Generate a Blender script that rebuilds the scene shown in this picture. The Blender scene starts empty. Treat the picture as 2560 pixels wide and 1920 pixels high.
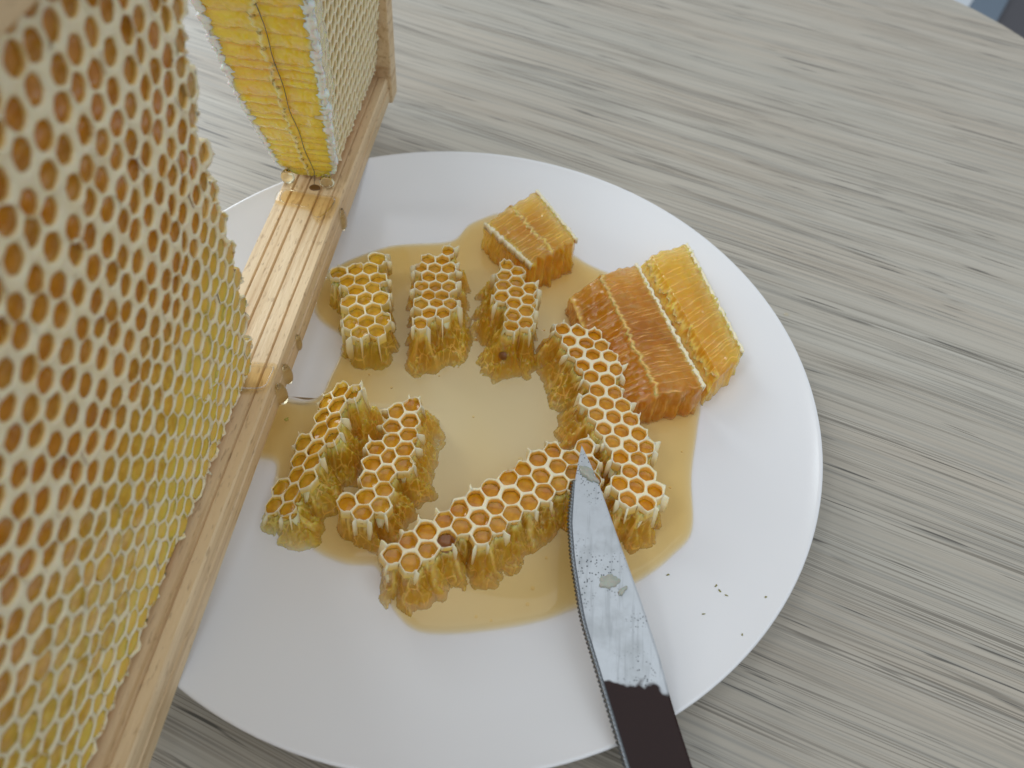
import bpy, bmesh, math, random
import numpy as np
from mathutils import Vector, Matrix, noise

random.seed(7)
SC = bpy.context.scene
COL = SC.collection
MM = 0.001

# ------------------------------------------------------------------ camera
cam = bpy.data.cameras.new('camera')
camo = bpy.data.objects.new('camera', cam)
COL.objects.link(camo)
PITCH, ROLL = math.radians(53.4066), math.radians(7.2962)
_f = Vector((0, math.cos(PITCH), -math.sin(PITCH)))
_r0, _u0 = Vector((1, 0, 0)), Vector((0, math.sin(PITCH), math.cos(PITCH)))
_r = math.cos(ROLL) * _r0 + math.sin(ROLL) * _u0
_u = -math.sin(ROLL) * _r0 + math.cos(ROLL) * _u0
M = Matrix((( _r.x, _u.x, -_f.x, 0.0156), (_r.y, _u.y, -_f.y, -0.1327), (_r.z, _u.z, -_f.z, 0.1932), (0, 0, 0, 1)))
camo.matrix_world = M
cam.sensor_width = 36.0
cam.lens = 1800 / 2560 * 36
cam.clip_start, cam.clip_end = 0.005, 30
cam.dof.use_dof = True
cam.dof.focus_distance = 0.212
cam.dof.aperture_fstop = 14.0
SC.camera = camo

# ------------------------------------------------------------------ room light
w = bpy.data.worlds.new('World'); SC.world = w; w.use_nodes = True
w.node_tree.nodes['Background'].inputs[0].default_value = (0.90, 0.95, 1.0, 1)
w.node_tree.nodes['Background'].inputs[1].default_value = 0.51

def area_light(name, loc, target, sx, sy, power, col):
    l = bpy.data.lights.new(name, 'AREA'); l.shape = 'RECTANGLE'; l.size, l.size_y = sx, sy
    l.energy = power; l.color = col
    o = bpy.data.objects.new(name, l); COL.objects.link(o); o.location = loc
    o.rotation_euler = (Vector(target) - Vector(loc)).to_track_quat('-Z', 'Y').to_euler()
    return o
area_light('window_light', (-1.15, 1.05, 0.95), (0, 0, 0), 1.0, 0.95, 17, (0.88, 0.95, 1.0))
area_light('skylight', (-0.02, -0.22, 1.5), (0.0, 0.0, 0), 1.8, 1.6, 8.0, (0.86, 0.94, 1.0))
area_light('glint_lamp', (-0.95, -0.62, 1.6), (0, 0, 0), 0.27, 0.27, 3.0, (0.92, 0.96, 1.0))  # unseen small lamp, added to put glints on the wet honey
SC.view_settings.view_transform = 'Standard'
SC.view_settings.look = 'None'
SC.view_settings.exposure = 0.0
SC.view_settings.gamma = 1.0

# ------------------------------------------------------------------ helpers
def n3(x, y, z=0.0):
    return noise.noise(Vector((x, y, z)))

def sstep(a, b, x):
    t = max(0.0, min(1.0, (x - a) / (b - a)))
    return t * t * (3 - 2 * t)

def interp(x, xs, ys):
    if x <= xs[0]: return ys[0]
    for i in range(1, len(xs)):
        if x <= xs[i]:
            t = (x - xs[i-1]) / (xs[i] - xs[i-1])
            return ys[i-1] + t * (ys[i] - ys[i-1])
    return ys[-1]

class MB:
    """collects vertices in millimetres; build() links ONE mesh object"""
    def __init__(s): s.v = []; s.f = []; s.a = []; s.k = {}
    def vert(s, p, a=0.0, key=None):
        if key is not None and key in s.k: return s.k[key]
        s.v.append((p[0]*MM, p[1]*MM, p[2]*MM)); s.a.append(a)
        if key is not None: s.k[key] = len(s.v) - 1
        return len(s.v) - 1
    def face(s, *i):
        if len(set(i)) == len(i): s.f.append(i)
    def ring_faces(s, A, B, closed=True):
        n = len(A)
        for i in range(n if closed else n - 1):
            j = (i + 1) % n
            s.face(A[i], A[j], B[j], B[i])
    def box(s, x0, x1, y0, y1, z0, z1):
        i = [s.vert(p) for p in ((x0,y0,z0),(x1,y0,z0),(x1,y1,z0),(x0,y1,z0),(x0,y0,z1),(x1,y0,z1),(x1,y1,z1),(x0,y1,z1))]
        for q in ((3,2,1,0),(4,5,6,7),(0,1,5,4),(1,2,6,5),(2,3,7,6),(3,0,4,7)): s.face(*[i[k] for k in q])
    def mesh(s, name, mat, smooth=True, fix=True):
        me = bpy.data.meshes.new(name); me.from_pydata(s.v, [], s.f)
        at = me.attributes.new('wax', 'FLOAT', 'POINT'); at.data.foreach_set('value', s.a)
        if fix:
            bm = bmesh.new(); bm.from_mesh(me); bmesh.ops.recalc_face_normals(bm, faces=bm.faces); bm.to_mesh(me); bm.free()
        if smooth: me.polygons.foreach_set('use_smooth', [True] * len(me.polygons))
        me.materials.append(mat); me.update()
        return me
    def build(s, name, mat, parent=None, smooth=True, fix=True, color=None, bevel=0):
        o = bpy.data.objects.new(name, s.mesh(name, mat, smooth, fix)); COL.objects.link(o)
        if parent is not None: o.parent = parent
        if color: o.color = (*color, 1)
        if bevel:
            m = o.modifiers.new('bevel', 'BEVEL'); m.width = bevel*MM; m.segments = 2; m.limit_method = 'ANGLE'
        return o

def empty(name, loc=(0, 0, 0)):
    o = bpy.data.objects.new(name, None); COL.objects.link(o); o.empty_display_size = 0.01
    o.location = Vector(loc) * MM
    return o

def adopt(child, parent):
    child.parent = parent
    child.matrix_parent_inverse = Matrix.Translation(parent.location).inverted()

def tag(o, label=None, cat=None, group=None, kind=None):
    if label: o['label'] = label
    if cat: o['category'] = cat
    if group: o['group'] = group
    if kind: o['kind'] = kind
    return o

# ------------------------------------------------------------------ materials
class NT:
    def __init__(s, name):
        s.m = bpy.data.materials.new(name); s.m.use_nodes = True
        s.t = s.m.node_tree; s.n = s.t.nodes; s.b = s.n['Principled BSDF']; s.out = s.n['Material Output']
    def add(s, kind, **kw):
        x = s.n.new(kind)
        for k, v in kw.items():
            if k.startswith('i_'):
                x.inputs[k[2:].replace('_', ' ')].default_value = v
            else: setattr(x, k, v)
        return x
    def link(s, a, b): s.t.links.new(a, b)
    def ramp(s, fac, stops):
        r = s.n.new('ShaderNodeValToRGB'); e = r.color_ramp.elements
        while len(e) > 1: e.remove(e[0])
        e[0].position, e[0].color = stops[0][0], (*stops[0][1], 1)
        for p, c in stops[1:]:
            q = e.new(p); q.color = (*c, 1)
        s.link(fac, r.inputs[0]); return r
    def mix(s, fac, a, b, mode='MIX'):
        x = s.n.new('ShaderNodeMix'); x.data_type = 'RGBA'; x.blend_type = mode
        for sock, val in ((x.inputs[0], fac), (x.inputs[6], a), (x.inputs[7], b)):
            if hasattr(val, 'links'): s.link(val, sock)
            elif isinstance(val, (int, float)): sock.default_value = val
            else: sock.default_value = (*val, 1)
        return x.outputs[2]
    def noise(s, scale, detail=4, vec=None, rough=0.5):
        x = s.n.new('ShaderNodeTexNoise'); x.inputs['Scale'].default_value = scale
        x.inputs['Detail'].default_value = detail; x.inputs['Roughness'].default_value = rough
        if vec is not None: s.link(vec, x.inputs['Vector'])
        return x
    def coords(s, scale=(1, 1, 1), rot=(0, 0, 0), src='Object'):
        tc = s.n.new('ShaderNodeTexCoord'); mp = s.n.new('ShaderNodeMapping')
        mp.inputs['Scale'].default_value = scale; mp.inputs['Rotation'].default_value = rot
        s.link(tc.outputs[src], mp.inputs['Vector']); return mp.outputs[0]
    def bump(s, h, strength, dist):
        b = s.n.new('ShaderNodeBump'); b.inputs['Strength'].default_value = strength; b.inputs['Distance'].default_value = dist
        s.link(h, b.inputs['Height']); s.link(b.outputs[0], s.b.inputs['Normal']); return b
    def set(s, **kw):
        for k, v in kw.items():
            key = k.replace('_', ' ')
            s.b.inputs[key].default_value = (*v, 1) if isinstance(v, tuple) and len(v) == 3 and 'Radius' not in key else v

WAXC = (0.80, 0.71, 0.50)

def mat_lattice():
    """cream wax rims; the cell walls below are stained by the honey they hold"""
    t = NT('wax_lattice'); a = t.add('ShaderNodeAttribute', attribute_name='wax')
    oi = t.add('ShaderNodeObjectInfo')
    ns = t.noise(260, 3, t.coords())
    rim = t.mix(ns.outputs[0], (0.95, 0.87, 0.66), (0.88, 0.76, 0.48))
    c = t.mix(a.outputs['Fac'], rim, oi.outputs['Color'])
    t.link(c, t.b.inputs['Base Color'])
    t.set(Roughness=0.38, Subsurface_Weight=0.35, Subsurface_Scale=0.0012)
    t.b.inputs['Subsurface Radius'].default_value = (1, 0.7, 0.3)
    t.bump(t.noise(900, 3, t.coords()).outputs[0], 0.25, 0.0003)
    return t.m

def mat_body(veins=False):
    """cut honey-filled comb: clear amber honey (absorbing body) with cloudy wax where the attribute says wax"""
    t = NT('comb_body'); a = t.add('ShaderNodeAttribute', attribute_name='wax')
    oi = t.add('ShaderNodeObjectInfo')
    ns = t.noise(260, 4, t.coords(), 0.6)
    v = t.noise(75, 3, t.coords())
    pale = t.mix(0.35, oi.outputs['Color'], (0.95, 0.78, 0.32))
    base = t.mix(t.ramp(ns.outputs[0], [(0.50, (0, 0, 0)), (0.72, (1, 1, 1))]).outputs[0], oi.outputs['Color'], pale)
    wax = a.outputs['Fac']
    if veins:                                                # broken cell walls: thin pale membranes through the honey
        wb = t.noise(240, 2, t.coords()); off = t.add('ShaderNodeVectorMath', operation='MULTIPLY_ADD')
        t.link(wb.outputs['Color'], off.inputs[0]); off.inputs[1].default_value = (0.0022, 0.0022, 0.0022); t.link(t.coords(scale=(1, 1, .55)), off.inputs[2])
        vo = t.add('ShaderNodeTexVoronoi', feature='DISTANCE_TO_EDGE'); vo.inputs['Scale'].default_value = 330; t.link(off.outputs[0], vo.inputs['Vector'])
        ve = t.ramp(vo.outputs['Distance'], [(0.0, (.5, .5, .5)), (0.04, (.3, .3, .3)), (0.12, (0, 0, 0))])
        vm = t.ramp(t.noise(110, 2, t.coords()).outputs[0], [(0.42, (0, 0, 0)), (0.62, (1, 1, 1))])
        ml = t.add('ShaderNodeMath', operation='MULTIPLY'); t.link(ve.outputs[0], ml.inputs[0]); t.link(vm.outputs[0], ml.inputs[1])
        ad = t.add('ShaderNodeMath', operation='MAXIMUM'); t.link(ml.outputs[0], ad.inputs[0]); t.link(a.outputs['Fac'], ad.inputs[1]); wax = ad.outputs[0]
    c = t.mix(wax, base, (0.97, 0.74, 0.32))
    t.link(c, t.b.inputs['Base Color'])
    t.set(Roughness=0.2, Subsurface_Weight=0.85, Subsurface_Scale=0.004, Coat_Weight=0.6, Coat_Roughness=0.04, IOR=1.45)
    t.b.inputs['Subsurface Radius'].default_value = (0.9, 0.55, 0.12)
    bp = t.bump(t.noise(420, 4, t.coords()).outputs[0], 0.3, 0.0005)
    # clear share
    tr = t.add('ShaderNodeBsdfTransparent'); gl = t.add('ShaderNodeBsdfGlossy'); gl.inputs['Roughness'].default_value = 0.07
    t.link(bp.outputs[0], gl.inputs['Normal'])
    fr = t.add('ShaderNodeFresnel'); fr.inputs[0].default_value = 1.45
    ge = t.add('ShaderNodeNewGeometry'); sb = t.add('ShaderNodeMath', operation='SUBTRACT'); sb.inputs[0].default_value = 1.0; t.link(ge.outputs['Backfacing'], sb.inputs[1])
    mu = t.add('ShaderNodeMath', operation='MULTIPLY'); t.link(fr.outputs[0], mu.inputs[0]); t.link(sb.outputs[0], mu.inputs[1])
    clear = t.add('ShaderNodeMixShader'); t.link(mu.outputs[0], clear.inputs[0]); t.link(tr.outputs[0], clear.inputs[1]); t.link(gl.outputs[0], clear.inputs[2])
    # cloudiness: wax plus soft noise
    cl = t.add('ShaderNodeMapRange'); t.link(v.outputs[0], cl.inputs[0]); cl.inputs[1].default_value = 0.3; cl.inputs[2].default_value = 0.7; cl.inputs[3].default_value = 0.28; cl.inputs[4].default_value = 0.52
    sm = t.add('ShaderNodeMath', operation='ADD', use_clamp=True); t.link(cl.outputs[0], sm.inputs[0]); t.link(wax, sm.inputs[1])
    mx = t.add('ShaderNodeMixShader'); t.link(sm.outputs[0], mx.inputs[0]); t.link(clear.outputs[0], mx.inputs[1]); t.link(t.b.outputs[0], mx.inputs[2])
    t.link(mx.outputs[0], t.out.inputs['Surface'])
    va = t.add('ShaderNodeVolumeAbsorption'); va.inputs['Color'].default_value = (0.97, 0.70, 0.0, 1); va.inputs['Density'].default_value = 170
    t.link(va.outputs[0], t.out.inputs['Volume'])
    return t.m

def mat_cell():
    t = NT('honey_in_cell'); oi = t.add('ShaderNodeObjectInfo')
    ns = t.noise(180, 3, t.coords(src='Generated'))
    c = t.mix(t.ramp(t.noise(2.2, 3, t.coords(src='Generated')).outputs[0], [(0.35, (0, 0, 0)), (0.7, (1, 1, 1))]).outputs[0],
              t.mix(1.0, oi.outputs['Color'], (0.75, 0.66, 0.5), 'MULTIPLY'), oi.outputs['Color'])
    t.link(c, t.b.inputs['Base Color'])
    t.set(Roughness=0.09, Subsurface_Weight=0.6, Subsurface_Scale=0.003, IOR=1.48)
    t.b.inputs['Subsurface Radius'].default_value = (1.0, 0.45, 0.1)
    return t.m

def mat_honey():
    """clear runny honey: glossy skin over an absorbing body, so thick pools go amber by themselves"""
    t = NT('runny_honey'); t.n.remove(t.b)
    fr = t.add('ShaderNodeFresnel'); fr.inputs[0].default_value = 1.48
    tr = t.add('ShaderNodeBsdfTransparent'); gl = t.add('ShaderNodeBsdfGlossy'); gl.inputs['Roughness'].default_value = 0.025
    mx = t.add('ShaderNodeMixShader')
    ge = t.add('ShaderNodeNewGeometry'); sb = t.add('ShaderNodeMath', operation='SUBTRACT'); sb.inputs[0].default_value = 1.0; t.link(ge.outputs['Backfacing'], sb.inputs[1])
    mu = t.add('ShaderNodeMath', operation='MULTIPLY'); t.link(fr.outputs[0], mu.inputs[0]); t.link(sb.outputs[0], mu.inputs[1])
    t.link(mu.outputs[0], mx.inputs[0]); t.link(tr.outputs[0], mx.inputs[1]); t.link(gl.outputs[0], mx.inputs[2])
    t.link(mx.outputs[0], t.out.inputs['Surface'])
    va = t.add('ShaderNodeVolumeAbsorption'); va.inputs['Color'].default_value = (0.945, 0.70, 0.0, 1); va.inputs['Density'].default_value = 190
    t.link(va.outputs[0], t.out.inputs['Volume'])
    return t.m

def mat_plain(name, col, rough, **kw):
    t = NT(name); t.set(Base_Color=col, Roughness=rough, **kw); return t.m

def mat_porcelain():
    t = NT('white_porcelain'); t.set(Base_Color=(0.80, 0.805, 0.82), Roughness=0.22, Coat_Weight=0.25, Coat_Roughness=0.12)
    t.bump(t.noise(14, 2, t.coords()).outputs[0], 0.04, 0.002)
    return t.m

def mat_table():
    t = NT('grey_oak_laminate')
    ang = math.radians(17)
    v = t.coords(rot=(0, 0, ang))
    def stretched(sx, sy, **k):
        mp = t.add('ShaderNodeMapping'); mp.inputs['Scale'].default_value = (sx, sy, 1)
        t.link(v, mp.inputs['Vector']); return mp.outputs[0]
    warp = t.noise(6, 1, v)
    # meandering grain: add a little of the slow noise to the across-grain coordinate
    sep = t.add('ShaderNodeSeparateXYZ'); t.link(v, sep.inputs[0])
    ad = t.add('ShaderNodeMath', operation='MULTIPLY_ADD'); t.link(warp.outputs[0], ad.inputs[0]); ad.inputs[1].default_value = 0.008; t.link(sep.outputs[1], ad.inputs[2])
    cb = t.add('ShaderNodeCombineXYZ'); t.link(sep.outputs[0], cb.inputs[0]); t.link(ad.outputs[0], cb.inputs[1])
    def sn(sx, sy, scale, detail, rough=0.55):
        mp = t.add('ShaderNodeMapping'); mp.inputs['Scale'].default_value = (sx, sy, 1); t.link(cb.outputs[0], mp.inputs['Vector'])
        return t.noise(scale, detail, mp.outputs[0], rough)
    broad = sn(0.02, 1, 150, 3)
    fine = sn(0.009, 1, 330, 2, 0.5)
    fine2 = sn(0.014, 1, 560, 3, 0.6)
    brk = sn(0.07, 1, 110, 2, 0.5)
    pores = sn(0.035, 1, 640, 2, 0.5)
    tone = sn(0.15, 1, 22, 2)
    c = t.ramp(broad.outputs[0], [(0.3, (0.400, 0.362, 0.300)), (0.5, (0.432, 0.400, 0.338)), (0.7, (0.462, 0.436, 0.376))]).outputs[0]
    c = t.mix(t.ramp(tone.outputs[0], [(0.4, (0, 0, 0)), (0.6, (1, 1, 1))]).outputs[0], c, t.mix(1.0, c, (1.0, 0.96, 0.93), 'MULTIPLY'))
    c = t.mix(t.ramp(fine2.outputs[0], [(0.36, (0.75, 0.75, 0.75)), (0.50, (0, 0, 0))]).outputs[0], c, (0.30, 0.285, 0.25))
    ln = t.ramp(fine.outputs[0], [(0.468, (0, 0, 0)), (0.488, (1, 1, 1)), (0.502, (1, 1, 1)), (0.522, (0, 0, 0))])
    ln2 = t.ramp(fine.outputs[0], [(0.375, (0, 0, 0)), (0.395, (1, 1, 1)), (0.405, (1, 1, 1)), (0.425, (0, 0, 0))])
    ln3 = t.ramp(fine.outputs[0], [(0.575, (0, 0, 0)), (0.595, (1, 1, 1)), (0.605, (1, 1, 1)), (0.625, (0, 0, 0))])
    lines = t.mix(1.0, t.mix(1.0, ln.outputs[0], ln2.outputs[0], 'LIGHTEN'), ln3.outputs[0], 'LIGHTEN')
    msk = t.ramp(brk.outputs[0], [(0.38, (0.08, 0.08, 0.08)), (0.62, (0.80, 0.80, 0.80))])
    lm = t.mix(1.0, lines, msk.outputs[0], 'MULTIPLY')
    c = t.mix(lm, c, (0.15, 0.132, 0.105))
    c = t.mix(t.ramp(pores.outputs[0], [(0.30, (0.95, 0.95, 0.95)), (0.355, (0, 0, 0))]).outputs[0], c, (0.10, 0.092, 0.078))
    t.link(c, t.b.inputs['Base Color'])
    t.set(Roughness=0.42)
    h = t.mix(0.5, fine2.outputs[0], pores.outputs[0])
    t.bump(h, 0.35, 0.0006)
    return t.m

def mat_pine():
    t = NT('pine_wood')
    def sn(sx, sy, sz, scale, d):
        return t.noise(scale, d, t.coords(scale=(sx, sy, sz)), 0.6)
    g = sn(1, 0.035, 1, 420, 4); b = sn(1, 0.06, 1, 90, 3); f = sn(1, 0.25, 1, 900, 3)
    c = t.ramp(b.outputs[0], [(0.3, (0.68, 0.48, 0.26)), (0.55, (0.79, 0.60, 0.36)), (0.8, (0.84, 0.67, 0.44))]).outputs[0]
    c = t.mix(t.ramp(g.outputs[0], [(0.36, (0.65, 0.65, 0.65)), (0.5, (0, 0, 0))]).outputs[0], c, (0.56, 0.36, 0.17))
    c = t.mix(t.ramp(f.outputs[0], [(0.30, (0.5, 0.5, 0.5)), (0.42, (0, 0, 0))]).outputs[0], c, (0.30, 0.17, 0.07))
    t.link(c, t.b.inputs['Base Color']); t.set(Roughness=0.5)
    t.bump(t.mix(0.5, g.outputs[0], f.outputs[0]), 0.5, 0.0006)
    return t.m

def mat_blade():
    """steel filmed over with drying honey and wax, with specks; the bare end is painted as a dark reflection"""
    t = NT('smeared_steel')
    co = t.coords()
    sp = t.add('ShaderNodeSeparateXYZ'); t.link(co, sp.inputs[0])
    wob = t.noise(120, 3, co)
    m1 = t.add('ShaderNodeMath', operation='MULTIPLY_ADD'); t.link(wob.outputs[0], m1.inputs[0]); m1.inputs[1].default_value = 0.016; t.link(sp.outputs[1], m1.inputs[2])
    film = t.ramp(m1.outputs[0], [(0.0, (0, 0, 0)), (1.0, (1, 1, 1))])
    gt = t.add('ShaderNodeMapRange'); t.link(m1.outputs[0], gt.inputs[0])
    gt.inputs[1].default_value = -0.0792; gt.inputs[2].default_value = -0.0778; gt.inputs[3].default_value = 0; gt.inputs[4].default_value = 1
    vo = t.add('ShaderNodeTexVoronoi'); vo.inputs['Scale'].default_value = 1300; t.link(co, vo.inputs['Vector'])
    zone = t.noise(75, 2, co)
    zr = t.ramp(zone.outputs[0], [(0.44, (0, 0, 0)), (0.56, (1, 1, 1))])
    dots = t.ramp(vo.outputs['Distance'], [(0.22, (1, 1, 1)), (0.30, (0, 0, 0))])
    dd = t.add('ShaderNodeMath', operation='MULTIPLY'); t.link(zr.outputs[0], dd.inputs[0]); t.link(dots.outputs[0], dd.inputs[1])
    haze = t.noise(45, 5, co, 0.65)
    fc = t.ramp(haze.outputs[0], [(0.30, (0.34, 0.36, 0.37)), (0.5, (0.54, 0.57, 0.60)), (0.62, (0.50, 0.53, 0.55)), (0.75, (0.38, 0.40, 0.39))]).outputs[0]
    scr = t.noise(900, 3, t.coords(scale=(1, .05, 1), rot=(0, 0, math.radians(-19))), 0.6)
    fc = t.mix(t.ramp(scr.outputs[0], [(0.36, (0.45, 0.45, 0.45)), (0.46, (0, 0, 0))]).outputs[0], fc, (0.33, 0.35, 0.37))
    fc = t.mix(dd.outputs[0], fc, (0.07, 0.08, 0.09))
    c = t.mix(gt.outputs[0], (0.030, 0.017, 0.016), fc)  # bare steel: its dark mirror reflection is painted in as near-black brown
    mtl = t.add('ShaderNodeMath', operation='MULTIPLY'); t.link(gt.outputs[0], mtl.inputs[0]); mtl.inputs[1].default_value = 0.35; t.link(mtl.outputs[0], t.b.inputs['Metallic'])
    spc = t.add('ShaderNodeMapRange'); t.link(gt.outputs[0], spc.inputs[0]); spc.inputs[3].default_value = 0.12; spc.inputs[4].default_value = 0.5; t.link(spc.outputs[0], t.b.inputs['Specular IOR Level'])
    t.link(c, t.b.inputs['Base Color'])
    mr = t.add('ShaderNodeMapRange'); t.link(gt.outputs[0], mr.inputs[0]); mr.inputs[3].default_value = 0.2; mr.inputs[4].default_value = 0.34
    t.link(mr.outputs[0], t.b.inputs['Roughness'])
    t.bump(t.noise(300, 3, co).outputs[0], 0.12, 0.0005)
    return t.m

M_LAT, M_BODY, M_CELL, M_HONEY = mat_lattice(), mat_body(), mat_cell(), mat_honey()
M_FLANK = mat_body(True)
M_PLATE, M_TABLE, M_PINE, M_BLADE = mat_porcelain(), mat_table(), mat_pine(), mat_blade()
M_FLAP = mat_plain('torn_wax', (0.88, 0.76, 0.46), 0.3, Subsurface_Weight=0.3, Subsurface_Scale=0.001)
M_STEEL = mat_plain('worn_steel', (0.20, 0.215, 0.23), 0.3, Metallic=0.9)
M_WIRE = mat_plain('thin_wire', (0.22, 0.2, 0.17), 0.35, Metallic=0.9)
M_HOLE = mat_plain('brown_hole', (0.16, 0.075, 0.02), 0.5)
M_FLOOR = mat_plain('dark_floor', (0.085, 0.085, 0.10), 0.6)
M_RUGW = mat_plain('white_rug', (0.78, 0.84, 0.90), 0.9)
M_RUGB = mat_plain('blue_grey_rug', (0.19, 0.25, 0.32), 0.9)
M_CRUMB = mat_plain('pollen_crumb', (0.26, 0.24, 0.08), 0.6)
M_RESID = mat_plain('wax_residue', (0.40, 0.41, 0.35), 0.22, Subsurface_Weight=0.4, Subsurface_Scale=0.001)
M_BUBBLE = mat_plain('bubble_skin', (1.0, 0.95, 0.8), 0.03, Transmission_Weight=1.0, IOR=1.12)
M_DROP = mat_plain('clear_drop', (1.0, 0.93, 0.66), 0.02, Transmission_Weight=1.0, IOR=1.42)
M_POLLEN = mat_plain('pollen', (0.42, 0.36, 0.06), 0.6)
M_HANDLE = mat_plain('dark_handle', (0.03, 0.02, 0.02), 0.35)

# ------------------------------------------------------------------ the setting
E1, E2 = Vector((math.cos(math.radians(17)), -math.sin(math.radians(17)))), Vector((math.sin(math.radians(17)), math.cos(math.radians(17))))
def table_outline():
    x0, x1, y0, y1, r = -900, 229, -600, 416, 150
    pts = []
    for cx, cy, a0 in ((x1-r, y1-r, 0), (x0+r, y1-r, 90), (x0+r, y0+r, 180), (x1-r, y0+r, 270)):
        for i in range(13):
            a = math.radians(a0 + i * 7.5)
            pts.append((cx + r * math.cos(a), cy + r * math.sin(a)))
    return [E1 * p[0] + E2 * p[1] for p in pts]
mb = MB()
ol = table_outline()
rings = []
for inset, z in ((0, -24), (0, -1.2), (0.35, -0.35), (1.2, 0)):
    c = sum((p for p in ol), Vector((0, 0))) / len(ol)
    rings.append([mb.vert((p.x + (c.x - p.x) * inset / (c - p).length, p.y + (c.y - p.y) * inset / (c - p).length, z)) for p in ol])
for a, b in zip(rings, rings[1:]): mb.ring_faces(a, b)
mb.face(*rings[-1]); mb.face(*reversed(rings[0]))
tag(mb.build('table', M_TABLE, smooth=False), 'grey wood grain laminate table top with a rounded corner', 'table', kind='structure')
mb = MB(); mb.face(*[mb.vert(p) for p in ((-4000, -4000, -720), (6000, -4000, -720), (6000, 8000, -720), (-4000, 8000, -720))])
tag(mb.build('floor', M_FLOOR, smooth=False), kind='structure')
rug = empty('floor_rug', (1000, 2600, -716))
tag(rug, 'white rug with blue grey border on the dark floor past the table corner', 'rug')
def rug_strip(name, pts, z, mat):
    m = MB(); b = [m.vert((x, y, -718)) for x, y in pts]; t = [m.vert((x, y, z)) for x, y in pts]
    m.ring_faces(b, t); m.face(*t); adopt(m.build(name, mat, smooth=False), rug)
d1, nn = Vector((0.47, 0.883)), Vector((-0.883, 0.47))
o1 = Vector((1237, 2025))
q = lambda s, n: tuple(o1 + d1 * s + nn * n)
rug_strip('border', [q(-900, 0), q(1500, 0), q(1500, 84), q(-900, 84)], -708, M_RUGB)
rug_strip('pile', [q(-900, 84.5), q(1500, 84.5), q(1500, 1100), q(-900, 1100)], -707, M_RUGW)

# ------------------------------------------------------------------ plate
def plate_z(r):
    return 5.0 + (12.0 * ((r - 70) / 40) ** 1.75 if r > 70 else 0)
mb = MB(); NS = 160
prof = [(0, 5.0), (20, 5.0), (40, 5.0), (60, 5.0), (70, 5.0)] + [(r, plate_z(r)) for r in range(73, 110, 3)]
prof += [(109.4, 16.75), (110, 16.95), (110.3, 16.6), (110.1, 15.9), (109, 14.6), (104, 11.6), (96, 7.9), (86, 4.0), (78, 1.6), (70, 0.8), (68, 0.0), (65, 0.0), (63, 1.2), (0.0, 1.4)]
prev = None
for r, z in prof:
    if r == 0: cur = [mb.vert((0, 0, z))]
    else: cur = [mb.vert((r * math.cos(2*math.pi*i/NS), r * math.sin(2*math.pi*i/NS), z)) for i in range(NS)]
    if prev:
        for i in range(NS):
            j = (i + 1) % NS
            if len(prev) == 1: mb.face(prev[0], cur[i], cur[j])
            elif len(cur) == 1: mb.face(prev[j], prev[i], cur[0])
            else: mb.face(prev[i], cur[i], cur[j], prev[j])
    prev = cur
tag(mb.build('dinner_plate', M_PLATE), 'round white porcelain plate holding honeycomb pieces and honey', 'plate')

# ------------------------------------------------------------------ runny honey
def smooth_loop(pts, sub=6):
    n = len(pts); out = []
    for i in range(n):
        p0, p1, p2, p3 = (Vector(pts[(i + k - 1) % n]) for k in range(4))
        for j in range(sub):
            t = j / sub
            out.append(0.5 * ((2*p1) + (p2-p0)*t + (2*p0-5*p1+4*p2-p3)*t*t + (3*p1-p0-3*p2+p3)*t*t*t))
    return out

def puddle(name, outline, floor, h, mat, center=None, edge=0.10, parent=None, sub=6, wob=0.0, dip=0.0):
    """a closed flat drop with a rounded lip, lying on floor(x, y)"""
    lp = smooth_loop(outline, sub); n = len(lp)
    c = Vector(center) if center else sum(lp, Vector((0, 0))) / n
    m = MB(); rings = []
    fr = [0.25, 0.5, 0.7, 0.82, 1-edge, 1-edge*.72, 1-edge*.45, 1-edge*.22, 1-edge*.07, 1.0]
    def hh(f, p):
        e = 1 - dip * (1 - sstep(.35, .88, f))
        if f > 1-edge:
            u = (f - 1 + edge) / edge; e *= math.sqrt(max(0, 1 - u**2.4))
        return h * e * (1 + wob * n3(p.x*.05, p.y*.05, 3.1))
    top0 = m.vert((c.x, c.y, floor(c.x, c.y) + .06 + h * (1 - dip))); bot0 = m.vert((c.x, c.y, floor(c.x, c.y) + 0.04))
    T, B = [], []
    for f in fr:
        rt, rb = [], []
        for p in lp:
            q = c + (p - c) * f
            z = floor(q.x, q.y)
            rt.append(m.vert((q.x, q.y, z + 0.06 + hh(f, q))))
            rb.append(m.vert((q.x, q.y, z + 0.04)))
        T.append(rt); B.append(rb)
    for i in range(n):
        j = (i + 1) % n
        m.face(top0, T[0][i], T[0][j]); m.face(bot0, B[0][j], B[0][i])
    for k in range(len(fr) - 1):
        m.ring_faces(T[k], T[k+1]); m.ring_faces(B[k+1], B[k])
    m.ring_faces(T[-1], B[-1])
    return m.build(name, mat, parent)

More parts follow.
